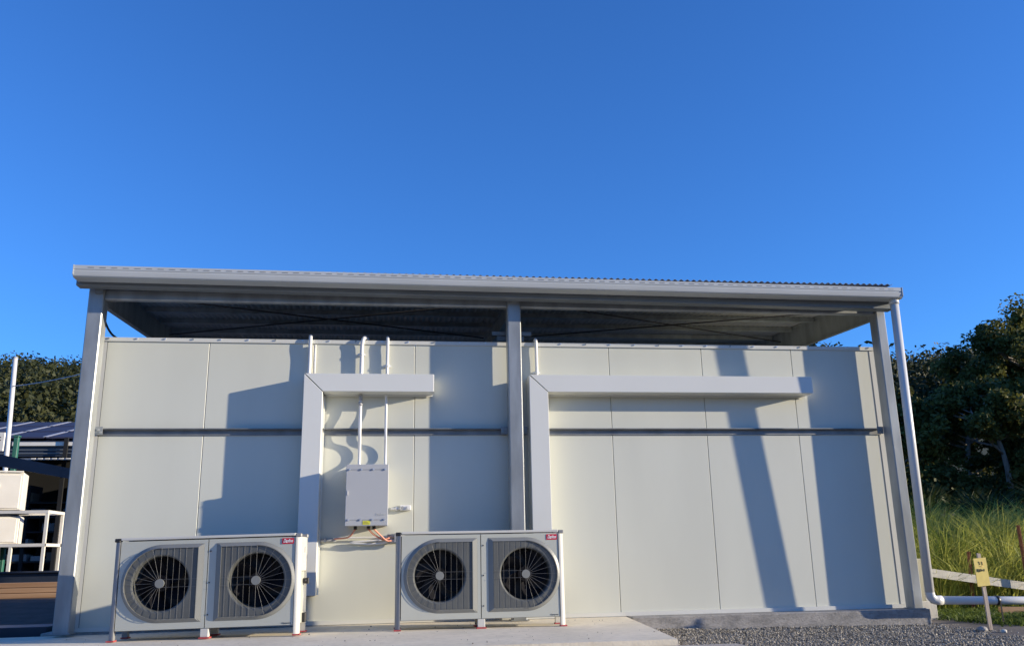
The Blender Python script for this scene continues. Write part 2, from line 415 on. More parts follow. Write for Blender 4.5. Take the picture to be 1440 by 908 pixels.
# eave channel in front of the columns
prof = [(-.40, .008), (-.392, 0), (-.27, 0), (-.27, .02), (-.276, .02), (-.276, .006), (-.39, .006), (-.39, .144), (-.27, .144), (-.27, .15), (-.392, .15), (-.40, .142)]
m = MB(); m.prism(prof, lambda p: (-.195, p[0]-.02, 3.575+p[1]), lambda p: (9.225, p[0]-.02, 3.480+p[1])); eb = sh(m, 'eave_beam', EAVE)
for x in (-.09, 0.0):
    MB().tube([(x, -.418, 3.625), (x, -.430, 3.625)], .013, 6).build('bolt', GALVD, eb)
for x in (.0, 4.59, 9.17):
    sh(MB().box(x-.04, x+.04, -.2885, -.2515, 3.53, 3.62), 'eave_bracket', GALVD)
# gutter (quad profile, falls to the downpipe on the right)
gl, gr = 3.609, 3.566
prof = [(a-.012, b) for a, b in [(-.615, .030), (-.610, .010), (-.598, 0), (-.42, 0), (-.42, .125), (-.424, .125), (-.424, .006), (-.592, .006), (-.602, .017), (-.609, .034), (-.612, .060), (-.606, .066), (-.606, .076), (-.612, .082), (-.612, .118), (-.604, .121), (-.606, .127), (-.620, .124), (-.620, .081), (-.613, .074), (-.613, .068), (-.620, .061)]]
m = MB(); m.prism(prof, lambda p: (-.160, p[0], gl+p[1]), lambda p: (9.235, p[0], gr+p[1])); gut = sh(m, 'gutter', GUTTER)
for x, z, s_ in ((-.160, gl, -1), (9.235, gr, 1)):
    MB().prism([(-.624, .026), (-.602, .006), (-.575, -.004), (-.418, -.004), (-.418, .128), (-.624, .128)], lambda p: (x+.001*s_, p[0]-.012, z+p[1]), lambda p: (x+.008*s_, p[0]-.012, z+p[1])).build('end_cap', GUTTER, gut)
slot = MB()
for i in range(78):   # overflow slots pressed along the gutter face
    x = -.02 + i*.118; zz = gl + (gr-gl)*(x+.160)/9.395
    slot.box(x, x+.062, -.6345, -.6315, zz+.097, zz+.103)
slot.build('overflow_slots', GALVD, gut)['kind'] = 'stuff'
# rafters and purlins
def slope_box(m, x0, x1, y0, y1, za, zb):
    k = .058; return m.hexa([(x0, y0, za+k*y0), (x1, y0, za+k*y0), (x0, y1, za+k*y1), (x1, y1, za+k*y1), (x0, y0, zb+k*y0), (x1, y0, zb+k*y0), (x0, y1, zb+k*y1), (x1, y1, zb+k*y1)])
for x in (.0, 4.59, 9.16):
    zt = 3.672 if x == 4.59 else (3.757 if x < 1 else 3.7735)
    m = MB(); slope_box(m, x-.030, x+.030, -.07, 3.60, 3.438, 3.445); slope_box(m, x-.030, x+.030, -.07, 3.60, zt-.006, zt)
    slope_box(m, x-.004, x+.004, -.07, 3.60, 3.4455, zt-.0065)
    sh(m, 'rafter', GALV)
RZ0, RZ1 = 3.748, 3.762
def roof_z(x, y): return RZ0 + (RZ1-RZ0)*x/9.2 + .058*(y+.52)
for y in (-.02, .68, 1.38, 2.08, 2.78, 3.48):
    za, zb = roof_z(-.1, y)-.016, roof_z(9.2, y)-.016
    m = MB(); m.prism([(0, -.055), (.012, -.058), (.060, -.058), (.072, -.055), (.075, 0), (-.003, 0)],
        lambda p: (.035, y+p[0], za+p[1]), lambda p: (9.125, y+p[0], zb+p[1])); sh(m, 'purlin', GALV)
# corrugated roof, one object per sheet
PITCH_C = .0762; ns = 12
def sheet(x0, x1, lift):
    n = int(round((x1-x0)/PITCH_C*8)); mb = MB()
    ys = (-.535, .9, 2.3, 3.66)
    for layer in (0, -.0016):
        for y in ys:
            for i in range(n+1):
                x = x0 + (x1-x0)*i/n
                mb.v.append((x, y, roof_z(x, y) + .0105*math.cos(2*math.pi*(x+.1)/PITCH_C) + layer + lift - .006))
    k = n+1
    for L_ in range(2):
        b = L_*k*len(ys)
        for j in range(len(ys)-1):
            for i in range(n):
                mb.f.append((b+j*k+i, b+j*k+i+1, b+(j+1)*k+i+1, b+(j+1)*k+i)); mb.smooth.append(True)
    b = k*len(ys); e = (len(ys)-1)*k
    for i in range(n):
        mb.f.append((i, i+1, b+i+1, b+i)); mb.smooth.append(False)
        mb.f.append((e+i, e+i+1, b+e+i+1, b+e+i)); mb.smooth.append(False)
    return sh(mb, 'roof_sheet', ZINC)
sw = 10*PITCH_C
for i in range(ns):
    sheet(-.1+i*sw, -.1+(i+1)*sw + (.03 if i < ns-1 else .145), .001*(i % 2))
# cross bracing rods under the roof
for (a, b) in (((.10, .0), (4.50, 2.4)), ((.10, 2.4), (4.50, .0)), ((4.72, .0), (9.08, 2.4)), ((4.72, 2.4), (9.08, .0))):
    zz = 3.61 if a[1] < 1 else 3.595
    sh(MB().tube([(a[0], a[1], zz+.058*a[1]), (b[0], b[1], zz+.058*b[1])], .010, 6), 'bracing_rod', DARKROD)
# splice plate above the wall, behind the middle column
sh(MB().box(4.36, 4.83, .06, .14, 3.205, 3.25).box(4.42, 4.74, .08, .12, 3.14, 3.204).box(4.55, 4.63, .085, .118, 3.104, 3.139), 'support_bracket', GALVD)
cb = MB().tube(spline([(-.02, -.05, 3.44), (-.015, .02, 3.33), (.03, .06, 3.21), (.10, .10, 3.13), (.22, .20, 3.095), (.6, .5, 3.092)]), .013, 8).build('hanging_cable', BLACK)
tag(cb, 'black cable drooping from the roof corner onto the cold room top', 'cable')

# ------------------------------------------------------------------ pipe ducts (white L shaped covers)
def duct(x0, x1, xe, zl, z0, z1, label):
    d = .235; y0, y1 = -d, -.0195
    r = tag(empty('pipe_duct', (x0, 0, zl)), label, 'pipe duct', 'white L shaped pipe ducts on the wall')
    inv = Matrix.Translation((-x0, 0, -zl)); g = .004
    # vertical leg, mitred at the top corner; horizontal leg, mitred at its left end
    m = MB(); m.prism([(x0, zl), (x1, zl), (x1, z0-g*1.2), (x0, z1-g*1.6)], lambda p: (p[0], y0, p[1]), lambda p: (p[0], y1, p[1]))
    o = m.build('vertical_cover', DUCT, r, .003); o.matrix_parent_inverse = inv
    m = MB(); m.prism([(x1+g*1.2, z0), (xe, z0), (xe, z1), (x0+g*1.6, z1)], lambda p: (p[0], y0-.0015, p[1]), lambda p: (p[0], y1-.001, p[1]))
    o = m.build('horizontal_cover', DUCT, r, .003); o.matrix_parent_inverse = inv
    m = MB(); m.box(x1+.02, xe-.002, -.030, -.0195, z0-.018, z0-.0015).box(x1+.0015, x1+.016, -.030, -.0195, zl, z0-.02)
    o = m.build('fixing_flange', DUCT, r); o.matrix_parent_inverse = inv
    m = MB(); m.box(xe+.0005, xe+.004, y0+.004, y1-.002, z0+.003, z1-.003)
    o = m.build('end_cap', DUCT, r); o.matrix_parent_inverse = inv
    m = MB(); m.box(x0+.012, x1-.012, y0+.012, y1-.004, zl-.004, zl-.001)
    o = m.build('open_end', BLACK, r); o.matrix_parent_inverse = inv
    return r
duct(2.227, 2.434, 3.658, .31, 2.467, 2.667, 'short white L shaped duct above the grey control box')
duct(4.747, 4.961, 8.170, .31, 2.474, 2.672, 'long white L shaped duct beside the middle steel column')

# conduits over the top of the wall and down to the box
def conduit(pts, r, label, m_=CONDW, extra=None):
    x, y, z = pts[0]
    o = MB().tube(spline(pts, 5), r, 10).build('conduit', m_)
    tag(o, label, 'conduit')
    return o
R_ = .021
conduit([(2.262, -.042, 2.675), (2.262, -.040, 2.9), (2.262, -.045, 3.06), (2.262, -.03, 3.138), (2.262, .06, 3.128), (2.262, .4, 3.115)], R_, 'white conduit over the wall top beside the corner of the short duct')
MB().tube([(2.318, -.03, 2.675), (2.318, -.03, 3.04)], .012, 8).build('conduit', CONDW)
c_thin = bpy.data.objects['conduit.001']; tag(c_thin, 'thin white conduit stub beside the wall joint above the short duct', 'conduit')
def saddle(parent, x, z, y=-.045):
    MB().box(x-.045, x+.045, y+.012, -.006 if y > -.06 else y+.02, z-.012, z+.012).tube([(x, y, z-.014), (x, y, z+.014)], R_+.004, 10).build('saddle_clip', CONDW, parent)
ca = conduit([(2.842, -.042, 2.675), (2.842, -.042, 2.86), (2.843, -.044, 3.02), (2.850, -.050, 3.085), (2.868, -.03, 3.128), (2.892, .06, 3.135), (2.95, .4, 3.115)], .023, 'white conduit bending over the wall top with a big hook above the short duct')
saddle(ca, 2.842, 2.93)
ccx = conduit([(3.134, -.038, 2.675), (3.134, -.038, 2.9), (3.134, -.040, 3.05), (3.134, -.02, 3.135), (3.134, .08, 3.128), (3.134, .4, 3.115)], .019, 'straight white conduit over the wall top near the free end of the short duct')
saddle(ccx, 3.134, 2.80, -.038)
for x, lab, rr in ((2.842, 'white conduit from the short duct down to the control box, with grey coupling', .0185), (3.128, 'thinner plain white conduit from the short duct down to the control box', .0155)):
    o = conduit([(x, -.075, 2.458), (x, -.075, 2.38), (x+.002, -.080, 2.28), (x+.002, -.100, 2.16), (x+.002, -.106, 2.06), (x+.003, -.095, 1.98), (x+.003, -.055, 1.90), (x+.003, -.038, 1.80), (x+.004, -.050, 1.72), (x+.005, -.10, 1.660), (x+.005, -.13, 1.642)], rr, lab)
    if x < 3:
        MB().tube([(x, -.075, 2.46), (x, -.075, 2.39)], .025, 10).tube([(x, -.076, 2.37), (x, -.078, 2.33)], .027, 10).build('coupling', CONDG, o)
c4 = conduit([(4.868, -.038, 2.675), (4.868, -.038, 2.86), (4.868, -.040, 3.05), (4.868, -.02, 3.135), (4.868, .08, 3.128), (4.868, .4, 3.115)], .019, 'white conduit over the wall top above the long duct, beside the middle column')
saddle(c4, 4.868, 2.735, -.038)

# ------------------------------------------------------------------ control box, its cables, isolator
BX0, BX1, BZ0, BZ1, BY = 2.726, 3.172, 1.006, 1.645, -.43
cbx = tag(empty('control_box', (2.97, 0, BZ0)), 'grey metal control box with yellow sticker mounted on the wall', 'control box')
binv = Matrix.Translation((-2.97, 0, -BZ0))
def cpart(mb, name, m_, bevel=0, parent=None):
    o = mb.build(name, m_, parent or cbx, bevel)
    if parent is None: o.matrix_parent_inverse = binv
    return o
cpart(MB().box(BX0+.006, BX1-.006, BY+.03, -.004, BZ0+.006, BZ1-.006), 'body', BOXG, .004)
lid = cpart(MB().box(BX0, BX1, BY, BY+.028, BZ0, BZ1), 'lid', BOXG, .004)
for z in (BZ1-.055, BZ0+.062):
    cpart(MB().box(BX0+.03, BX1-.03, BY-.0025, BY+.001, z-.0045, z+.0045), 'groove', CONDG, 0, lid)
    for k in range(4):
        x = BX0+.036+k*(BX1-BX0-.072)/3
        cpart(MB().tube([(x, BY-.002, z), (x, BY-.010, z)], .011, 10), 'screw', SCREW, 0, lid)
stk = cpart(MB().box(2.911, 2.988, BY-.003, BY-.0005, BZ0+.012, BZ0+.052), 'yellow_sticker', YELLOW)
for k in range(3):
    cpart(MB().box(2.920, 2.979-.012*k, BY-.0042, BY-.0032, BZ0+.021+k*.010, BZ0+.0245+k*.010), 'print_line', INKD, 0, stk)
cpart(MB().box(BX0+.012, BX0+.026, BY-.010, BY-.0005, 1.32, 1.37), 'latch', BOXG, .002)

def text_mesh(name, body, size, m_, loc, parent, shear=0.0, width=None, offset=0.0):
    cu = bpy.data.curves.new(name, 'FONT'); cu.body = body; cu.size = size; cu.shear = shear; cu.offset = offset
    cu.align_x = 'CENTER'; cu.align_y = 'CENTER'; cu.extrude = .0006
    tmp = bpy.data.objects.new('tmp_text', cu); COL.objects.link(tmp)
    dg = bpy.context.evaluated_depsgraph_get(); me = bpy.data.meshes.new_from_object(tmp.evaluated_get(dg))
    bpy.data.objects.remove(tmp, do_unlink=True); bpy.data.curves.remove(cu)
    xs = [v.co.x for v in me.vertices]; s = 1.0 if not width else width/(max(xs)-min(xs))
    me.transform(Matrix.Scale(s, 4, (1, 0, 0))); me.transform(Matrix.Rotation(math.pi/2, 4, 'X'))
    me.transform(Matrix.Translation(loc)); me.materials.clear(); me.materials.append(m_)
    o = bpy.data.objects.new(name, me); COL.objects.link(o); o.parent = parent
    return o
lt = text_mesh('embossed_logo', 'Danfoss', .034, TRIM, (3.092, BY-.002, BZ0+.115), cbx, .3, .10); lt.matrix_parent_inverse = binv
for k, (x, dx) in enumerate(((2.828, -.05), (2.965, .07), (3.025, .07))):
    cpart(MB().tube([(x, -.22, BZ0+.004), (x, -.22, BZ0-.030)], .019, 8), 'cable_gland', BLACK)
    e = (2.60, -.05, .885) if k == 0 else (3.17+.02*k, -.10, .885-.03*(k-1))
    pts = [(x, -.22, BZ0-.028), (x+dx*.2, -.21, .965), (x+dx*.9, -.17, .92), ((x+e[0])/2+dx*.6, -.12, .893 if k == 0 else .882-.012*k), e]
    if k == 0: pts = [(x, -.22, BZ0-.028), (x-.01, -.21, .965), (x-.05, -.17, .915), (x-.10, -.11, .893), e]
    o = MB().tube(spline(pts), .0095, 8).build('flexible_conduit', ORANGE)
    tag(o, ('orange flexible conduit from the control box curving towards the left unit', 'orange flexible conduit from the middle gland of the control box to the right unit', 'orange flexible conduit from the end gland of the control box to the right unit')[k], 'conduit')
o = MB().tube([(2.456, -.040, .872), (2.62, -.040, .876)], .019, 10).box(2.49, 2.51, -.064, -.006, .852, .898).build('conduit', CONDG)
tag(o, 'short grey conduit from the foot of the short duct below the control box', 'conduit')
o = MB().tube([(3.17, -.075, .905), (3.36, -.075, .905)], .020, 10).tube([(3.17, -.08, .852), (3.36, -.08, .852)], .020, 10).box(3.245, 3.268, -.10, -.006, .84, .935).build('twin_conduit', CONDG)
tag(o, 'pair of grey conduit ends strapped together behind the right unit', 'conduit')
o = MB().tube(spline([(2.61, -.040, .876), (2.68, -.05, .893), (3.60, -.055, .888), (2.80, -.05, .850), (2.95, -.05, .826), (3.12, -.06, .835), (3.18, -.075, .852)]), .011, 8).build('pale_cable', CONDW)
tag(o, 'pale cable sagging below the control box between grey conduits', 'cable')
iso = tag(empty('isolator_switch', (3.36, 0, 1.17)), 'small white isolator switch on the wall beside the control box', 'switch')
iinv = Matrix.Translation((-3.36, 0, -1.17))
o = MB().box(3.300, 3.420, -.055, -.004, 1.178, 1.235).build('switch_body', CONDW, iso, .005); o.matrix_parent_inverse = iinv
for x in (3.328, 3.392):
    o = MB().tube([(x, -.054, 1.207), (x, -.072, 1.207)], .016, 10).build('rotary_knob', CONDG if x < 3.35 else CONDW, iso); o.matrix_parent_inverse = iinv
o = MB().tube([(3.198, -.03, 1.196), (3.298, -.03, 1.198)], .013, 8).tube([(3.25, -.03, 1.197), (3.275, -.03, 1.197)], .019, 8).build('conduit_stub', CONDW, iso); o.matrix_parent_inverse = iinv

# ------------------------------------------------------------------ condensing units
UW, UD, UH = 1.757, .370, .970
def fan_side(hx, hz, sgn, x0, x1, z0, z1, unit):
    """one front panel with D shaped opening, raised shroud, face plate, guard wires and fan. sgn=-1: round side to the left"""
    Rb, Lb, Rf, Lf, RF = .368, .388, .336, .342, .257
    def dr(a, R, L):
        c, s = math.cos(a)*(-sgn), math.sin(a)     # c>0 on the flat side
        if c <= 1e-6: return R
        return min(R/max(abs(s), 1e-6), L/c)
    angs = sorted(set([round(2*math.pi*i/72, 6) for i in range(72)]
        + [round(math.atan2(z-hz, x-hx) % (2*math.pi), 6) for x in (x0, x1) for z in (z0, z1)]
        + [round(math.atan2(s*R, -sgn*L) % (2*math.pi), 6) for s in (-1, 1) for R, L in ((Rb, Lb), (Rf, Lf))]))
    def rect(a):
        c, s = math.cos(a), math.sin(a); t = 1e9
        if c > 1e-9: t = min(t, (x1-hx)/c)
        if c < -1e-9: t = min(t, (x0-hx)/c)
        if s > 1e-9: t = min(t, (z1-hz)/s)
        if s < -1e-9: t = min(t, (z0-hz)/s)
        return t
    def ring(fn, y): return [(hx+fn(a)*math.cos(a), y, hz+fn(a)*math.sin(a)) for a in angs]
    def strip(rings, sm=False):
        mb = MB(); n = len(angs)
        for r in rings: mb.v += r
        for j in range(len(rings)-1):
            for i in range(n):
                mb.f.append((j*n+i, j*n+(i+1) % n, (j+1)*n+(i+1) % n, (j+1)*n+i)); mb.smooth.append(sm)
        return mb
    yp, yf = .006, -.014
    pan = strip([ring(rect, .026), ring(rect, yp), ring(lambda a: dr(a, Rb, Lb)+.001, yp), ring(lambda a: dr(a, Rb, Lb)+.001, .026)]).build('front_panel', UNITF, unit)
    shr = strip([ring(lambda a: dr(a, Rb, Lb), .026), ring(lambda a: dr(a, Rb, Lb), yp-.002), ring(lambda a: dr(a, Rf, Lf)+.004, yf+.002), ring(lambda a: dr(a, Rf, Lf)-.004, yf), ring(lambda a: dr(a, Rf, Lf)-.004, yf+.011)]).build('fan_shroud', SHROUD, unit)
    # face plate set 10 mm behind the shroud rim, with the fan hole
    strip([ring(lambda a: dr(a, Rf, Lf)-.005, yf+.009), ring(lambda a: RF+.018, yf+.009), ring(lambda a: RF+.006, yf+.014), ring(lambda a: RF, yf+.030), ring(lambda a: RF, .16)]).build('face_plate', FACE, shr)
    # guard wires
    g = MB(); yw = yf-.004; wr = .0012
    for k in range(13):
        a = math.pi/2 + math.pi*k/12 if sgn < 0 else -math.pi/2 + math.pi*k/12
        g.tube([(hx+.035*math.cos(a), yw-.003, hz+.035*math.sin(a)), (hx+Rf*math.cos(a), yw, hz+Rf*math.sin(a))], wr, 5, False)
    for k in range(0, 6):
        x = hx - sgn*.058*k
        g.tube([(x, yw, hz-Rf), (x, yw, hz+Rf)], wr*.75, 5, False)
    for s in (-1, 1):
        g.tube([(hx, yw-.003, hz+s*.036), (hx-sgn*Lf, yw-.003, hz+s*.036)], wr, 5, False)
    rim = [(hx+Rf*math.cos(a), yw, hz+Rf*math.sin(a)) for a in [(math.pi/2+math.pi*i/30) if sgn < 0 else (-math.pi/2+math.pi*i/30) for i in range(31)]]
    g.tube(rim, wr*1.5, 5, False)
    gd = g.build('guard_wires', WIRE, shr)
    MB().tube([(hx, yw-.010, hz), (hx, yw+.004, hz)], .043, 24).build('guard_badge', SHROUD, shr)
    # fan: hub with five swept blades
    fb = MB(); fb.tube([(hx, .03, hz), (hx, .12, hz)], .075, 20)
    for k in range(5):
        a0 = 2*math.pi*k/5 + (.4 if sgn < 0 else .9); vs = []
        for i in range(5):
            rr = .07 + (.245-.07)*i/4; sw_ = .55*(i/4)**1.5
            for (da, y) in ((-.42, .045), (.42, .125)):
                a = a0 + da*(1-.1*i/4) + sw_; vs.append((hx+rr*math.cos(a), y, hz+rr*math.sin(a)))
        fs = [(2*i, 2*i+1, 2*i+3, 2*i+2) for i in range(4)]
        vs2 = [(x, y+.004, z) for x, y, z in vs]; n = len(vs)
        fb.add(vs+vs2, fs + [tuple(i+n for i in reversed(f)) for f in fs], True)
    fb.build('fan', BLADE, unit)
    return pan

def make_unit(loc, rz, label):
    u = tag(empty('condensing_unit', loc, rz), label, 'condensing unit', 'twin fan condensing units on the slab')
    u.scale = (.95, .95, .95)
    for x0 in (0.0, UW-.052):
        for y0 in (0.0, UD-.052):
            front_left = x0 == 0 and y0 == 0
            # extruded corner post with one broad rounded outer edge
            sx = -1 if x0 == 0 else 1; sy = -1 if y0 == 0 else 1; cx, cy = x0+.026, y0+.026
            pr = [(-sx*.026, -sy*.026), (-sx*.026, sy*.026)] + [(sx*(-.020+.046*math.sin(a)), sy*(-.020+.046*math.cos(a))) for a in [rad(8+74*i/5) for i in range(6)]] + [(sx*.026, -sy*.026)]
            c = MB().prism(pr, lambda p: (cx+p[0], cy+p[1], .012), lambda p: (cx+p[0], cy+p[1], UH-.040)).build('corner_post', UPOST if x0 == 0 else UNITP, u)  # left posts darker, right ones paler: shade and sun put into the colour
            MB().box(x0-.008, x0+.062, y0-.008, y0+.062, .0, .0115).build('rubber_pad', PADRED, c)
            MB().box(x0-.002, x0+.054, y0-.002, y0+.054, UH-.0395, UH-.004).build('corner_cap', BLACK if front_left else UPOST, c, .006)
    for y0 in (.012, UD-.07):
        c = MB().box(UW/2-.038, UW/2+.038, y0, y0+.055, .012, .096).build('middle_foot', UNITP, u, .004)
        MB().box(UW/2-.05, UW/2+.05, y0-.010, y0+.065, 0, .0115).build('rubber_pad', PADRED, c)
    MB().box(.058, UW-.058, -.004, UD, UH-.026, UH).build('top_panel', UNITP, u, .004)
    MB().box(.054, UW-.054, .03, UD-.03, .092, .112).build('base_tray', UPOST, u)
    fan_side(.452, .527, -1, .060, UW/2-.004, .098, UH-.036, u)
    rp = fan_side(1.345, .527, 1, UW/2+.004, UW-.058, .098, UH-.036, u)
    for z in (.22, .52, .82):
        MB().tube([(UW/2+.024, .006, z), (UW/2+.024, .001, z)], .007, 8).build('panel_screw', BLACK, rp)
    # sides and back
    MB().box(.008, .03, .056, UD-.056, .098, UH-.036).build('side_panel', UNITP, u)
    sp = MB().box(UW-.03, UW-.004, .056, UD-.056, .60, UH-.036).build('side_panel', UNITP, u, .003)
    sl = MB().box(UW-.05, UW-.022, .056, UD-.056, .098, .596).build('service_panel', UNITF, u, .003)
    MB().tube([(UW-.022, .26, .50), (UW+.012, .26, .50)], .028, 12).box(UW+.010, UW+.034, .245, .275, .47, .53).build('valve_knob', BLACK, sl, .003)
    MB().tube([(UW-.022, .29, .20), (UW-.022, .29, .47)], .008, 8).build('copper_line', CONDG, sl)
    MB().box(UW-.005, UW-.001, .20, .23, .78, .84).build('warning_label', CONDG, sp)
    MB().box(UW-.021, UW+.012, .24, .31, .10, .19).build('service_port', BLACK, sl, .004)
    MB().box(.056, UW-.056, UD-.03, UD-.01, .098, UH-.036).build('back_panel', INNER, u)
    MB().box(.05, UW-.05, .17, UD-.04, .114, UH-.05).build('coil_block', INNER, u)
    # logo plate and model name
    lx0, lx1, lz0, lz1 = 1.575, 1.686, .868, .922
    lp = MB().box(lx0, lx1, .0022, .0058, lz0, lz1).build('logo_plate', RED, u)
    text_mesh('logo_lettering', 'Danfoss', .046, WHITE, ((lx0+lx1)/2, .0008, (lz0+lz1)/2+.001), lp, .45, .094, .0010)
    MB().tube([(lx0+.012, .0014, lz0+.016), (lx0+.05, .0014, lz0+.011)], .0012, 5).build('logo_stroke', WHITE, lp)
    text_mesh('model_lettering', 'Optyma', .020, BLACK, (1.635, .0045, .116), u, .2, .085)
    return u
ul = make_unit((.645, -1.045, -.0185), 0.0, 'grey twin fan condensing unit in front of the short duct')
ul.rotation_euler = (0, rad(-.72), rad(-4)); ul.scale = (.985, 1.15, .952)
make_unit((3.256, -1.05, .0005), 0.0, 'grey twin fan condensing unit standing below the middle steel column')

# ------------------------------------------------------------------ downpipe
dp = tag(empty('downpipe', (9.19, -.40, -.12)), 'white plastic downpipe at the shed corner turning into a low horizontal pipe', 'downpipe')
dinv = Matrix.Translation((-9.19, .40, .12)); RP = .050
top = Vector((9.175, -.535, 3.568)); bot = Vector((9.195, -.43, .19))
o = MB().tube([top, bot], RP, 20).build('vertical_pipe', PVC, dp); o.matrix_parent_inverse = dinv
o = MB().tube([bot+Vector((0, 0, .06)), bot, (9.203, -.43, .145), (9.227, -.43, .112), (9.27, -.43, .102), (9.325, -.43, .102)], RP, 20).build('elbow', PVC, dp); o.matrix_parent_inverse = dinv
o = MB().tube([(9.315, -.43, .102), (11.2, -.40, .045)], RP-.005, 20).build('horizontal_pipe', PVC, dp); o.matrix_parent_inverse = dinv
o = MB().tube([(9.985, -.419, .082), (10.02, -.419, .081)], RP+.004, 20).box(9.995, 10.011, -.482, -.476, -.18, .08).build('strap', BLACK, dp); o.matrix_parent_inverse = dinv
o = MB().tube([top+Vector((0, 0, .0)), top+Vector((0, .0, -.06))], RP+.006, 20).build('outlet_collar', PVC, dp); o.matrix_parent_inverse = dinv

# ------------------------------------------------------------------ yard things on the right
SX, SY, SZ = -.160, -.30, -.038
def so_(x, y, z): return (x+SX, y+SY, z+SZ)
sg = tag(empty('stake_sign', (9.415, -1.08, -.19)), 'small yellow notice on a timber stake in the gravel', 'sign')
ginv = Matrix.Translation((-9.415, 1.08, .19))
m = MB(); m.hexa([so_(*q) for q in [(9.556, -.785, -.25), (9.596, -.785, -.25), (9.556, -.765, -.25), (9.596, -.765, -.25), (9.552, -.775, .645), (9.588, -.775, .640), (9.552, -.755, .645), (9.588, -.755, .640)]])
o = m.build('stake', WOOD, sg); o.matrix_parent_inverse = ginv
def sgn_pt(u, v, y): return so_(9.487+.144*u-.002*v, y, .306+.284*v+.010*u)
m = MB(); m.hexa([sgn_pt(0, 0, -.800), sgn_pt(1, 0, -.800), sgn_pt(0, 0, -.790), sgn_pt(1, 0, -.790), sgn_pt(0, 1, -.792), sgn_pt(1, 1, -.792), sgn_pt(0, 1, -.782), sgn_pt(1, 1, -.782)])
bd = m.build('notice_board', SIGNY, sg); bd.matrix_parent_inverse = ginv
def stroke(uv, m_, r=.0022):
    o = MB().tube([sgn_pt(u, v, -.8025+.008*v) for u, v in uv], r, 5).build('handwriting', m_, bd)
for (uv) in ([(.16, .62), (.26, .52)], [(.26, .62), (.17, .52)], [(.32, .61), (.33, .51), (.40, .60)], [(.45, .52), (.47, .61), (.54, .53)], [(.58, .57), (.66, .55)], [(.72, .60), (.71, .52)]):
    stroke(uv, INKD, .0028)
for (uv) in ([(.38, .88), (.48, .80), (.42, .76)], [(.55, .86), (.66, .86), (.66, .74)], [(.40, .70), (.66, .69)]):
    stroke(uv, INKR)

def picket(x, y, z0, z1, lean, label):
    m = MB()
    for k in range(3):   # three-finned star section
        a = 2*math.pi*k/3+.5; c, s = math.cos(a), math.sin(a); w = .028; t = .004
        p = [(-t*s, t*c), (t*s, -t*c), (t*s+w*c, -t*c+w*s), (-t*s+w*c, t*c+w*s)]
        m.prism(p, lambda q: (x+q[0], y+q[1], z0), lambda q: (x+q[0]+lean, y+q[1], z1))
    return tag(m.build('star_picket', RUST), label, 'picket')
picket(10.945, 1.40, -.35, .606, .06, 'short rusty steel star picket beside the yellow notice')
picket(11.66, 1.20, -.35, .940, -.01, 'tall dark rusty star picket standing in the long grass')
fen = tag(empty('timber_rail_fence', (10.18, 1.2, -.2)), 'weathered timber post and rail behind the downpipe', 'fence')
finv = Matrix.Translation((-10.18, -1.2, .2))
o = MB().box(10.13, 10.245, 1.16, 1.26, -.45, .53).build('post', TIMBG, fen, .006); o.matrix_parent_inverse = finv
MB().box(10.215, 10.242, 1.152, 1.158, .30, .36).build('bracket', BLACK, o)
m = MB(); m.hexa([(10.248, 1.18, .30), (11.72, 1.30, .085), (10.248, 1.235, .30), (11.72, 1.355, .085), (10.248, 1.18, .405), (11.72, 1.30, .19), (10.248, 1.235, .405), (11.72, 1.355, .19)])
o = m.build('rail', TIMBG, fen); o.matrix_parent_inverse = finv
m = MB(); m.hexa([(10.70, .50, -.24), (11.9, .42, -.28), (10.70, .55, -.24), (11.9, .47, -.28), (10.70, .50, -.055), (11.9, .42, -.09), (10.70, .55, -.055), (11.9, .47, -.09)])
tag(m.build('edging_board', TIMBB), 'brown timber edging board on the ground under the white pipe', 'board')
o = MB().box(9.52, 9.80, .42, .46, -.20, .040).build('timber_offcut', TIMBG, None, .004); tag(o, 'pale timber offcut behind the shed corner footing', 'timber')
def rock(x, y, z, s, label, m_=PLINTH):
    bm = bmesh.new(); bmesh.ops.create_icosphere(bm, subdivisions=2, radius=s)
    for v_ in bm.verts:
        n = mnoise.noise(v_.co*(2.2/s)+Vector((x*9, y*9, 0)))
        v_.co *= 1+.35*n; v_.co.z *= .65
    me = bpy.data.meshes.new('rock'); bm.to_mesh(me); bm.free(); me.materials.append(m_)
    o = bpy.data.objects.new('rock', me); COL.objects.link(o); o.location = (x, y, z)
    return tag(o, label, 'rock')
rock(9.26, -1.16, -.150, .055, 'broken rock lying at the foot of the notice stake')
rock(9.38, -1.32, -.160, .035, 'small pale rock in the gravel in front of the notice stake', TIMBG)

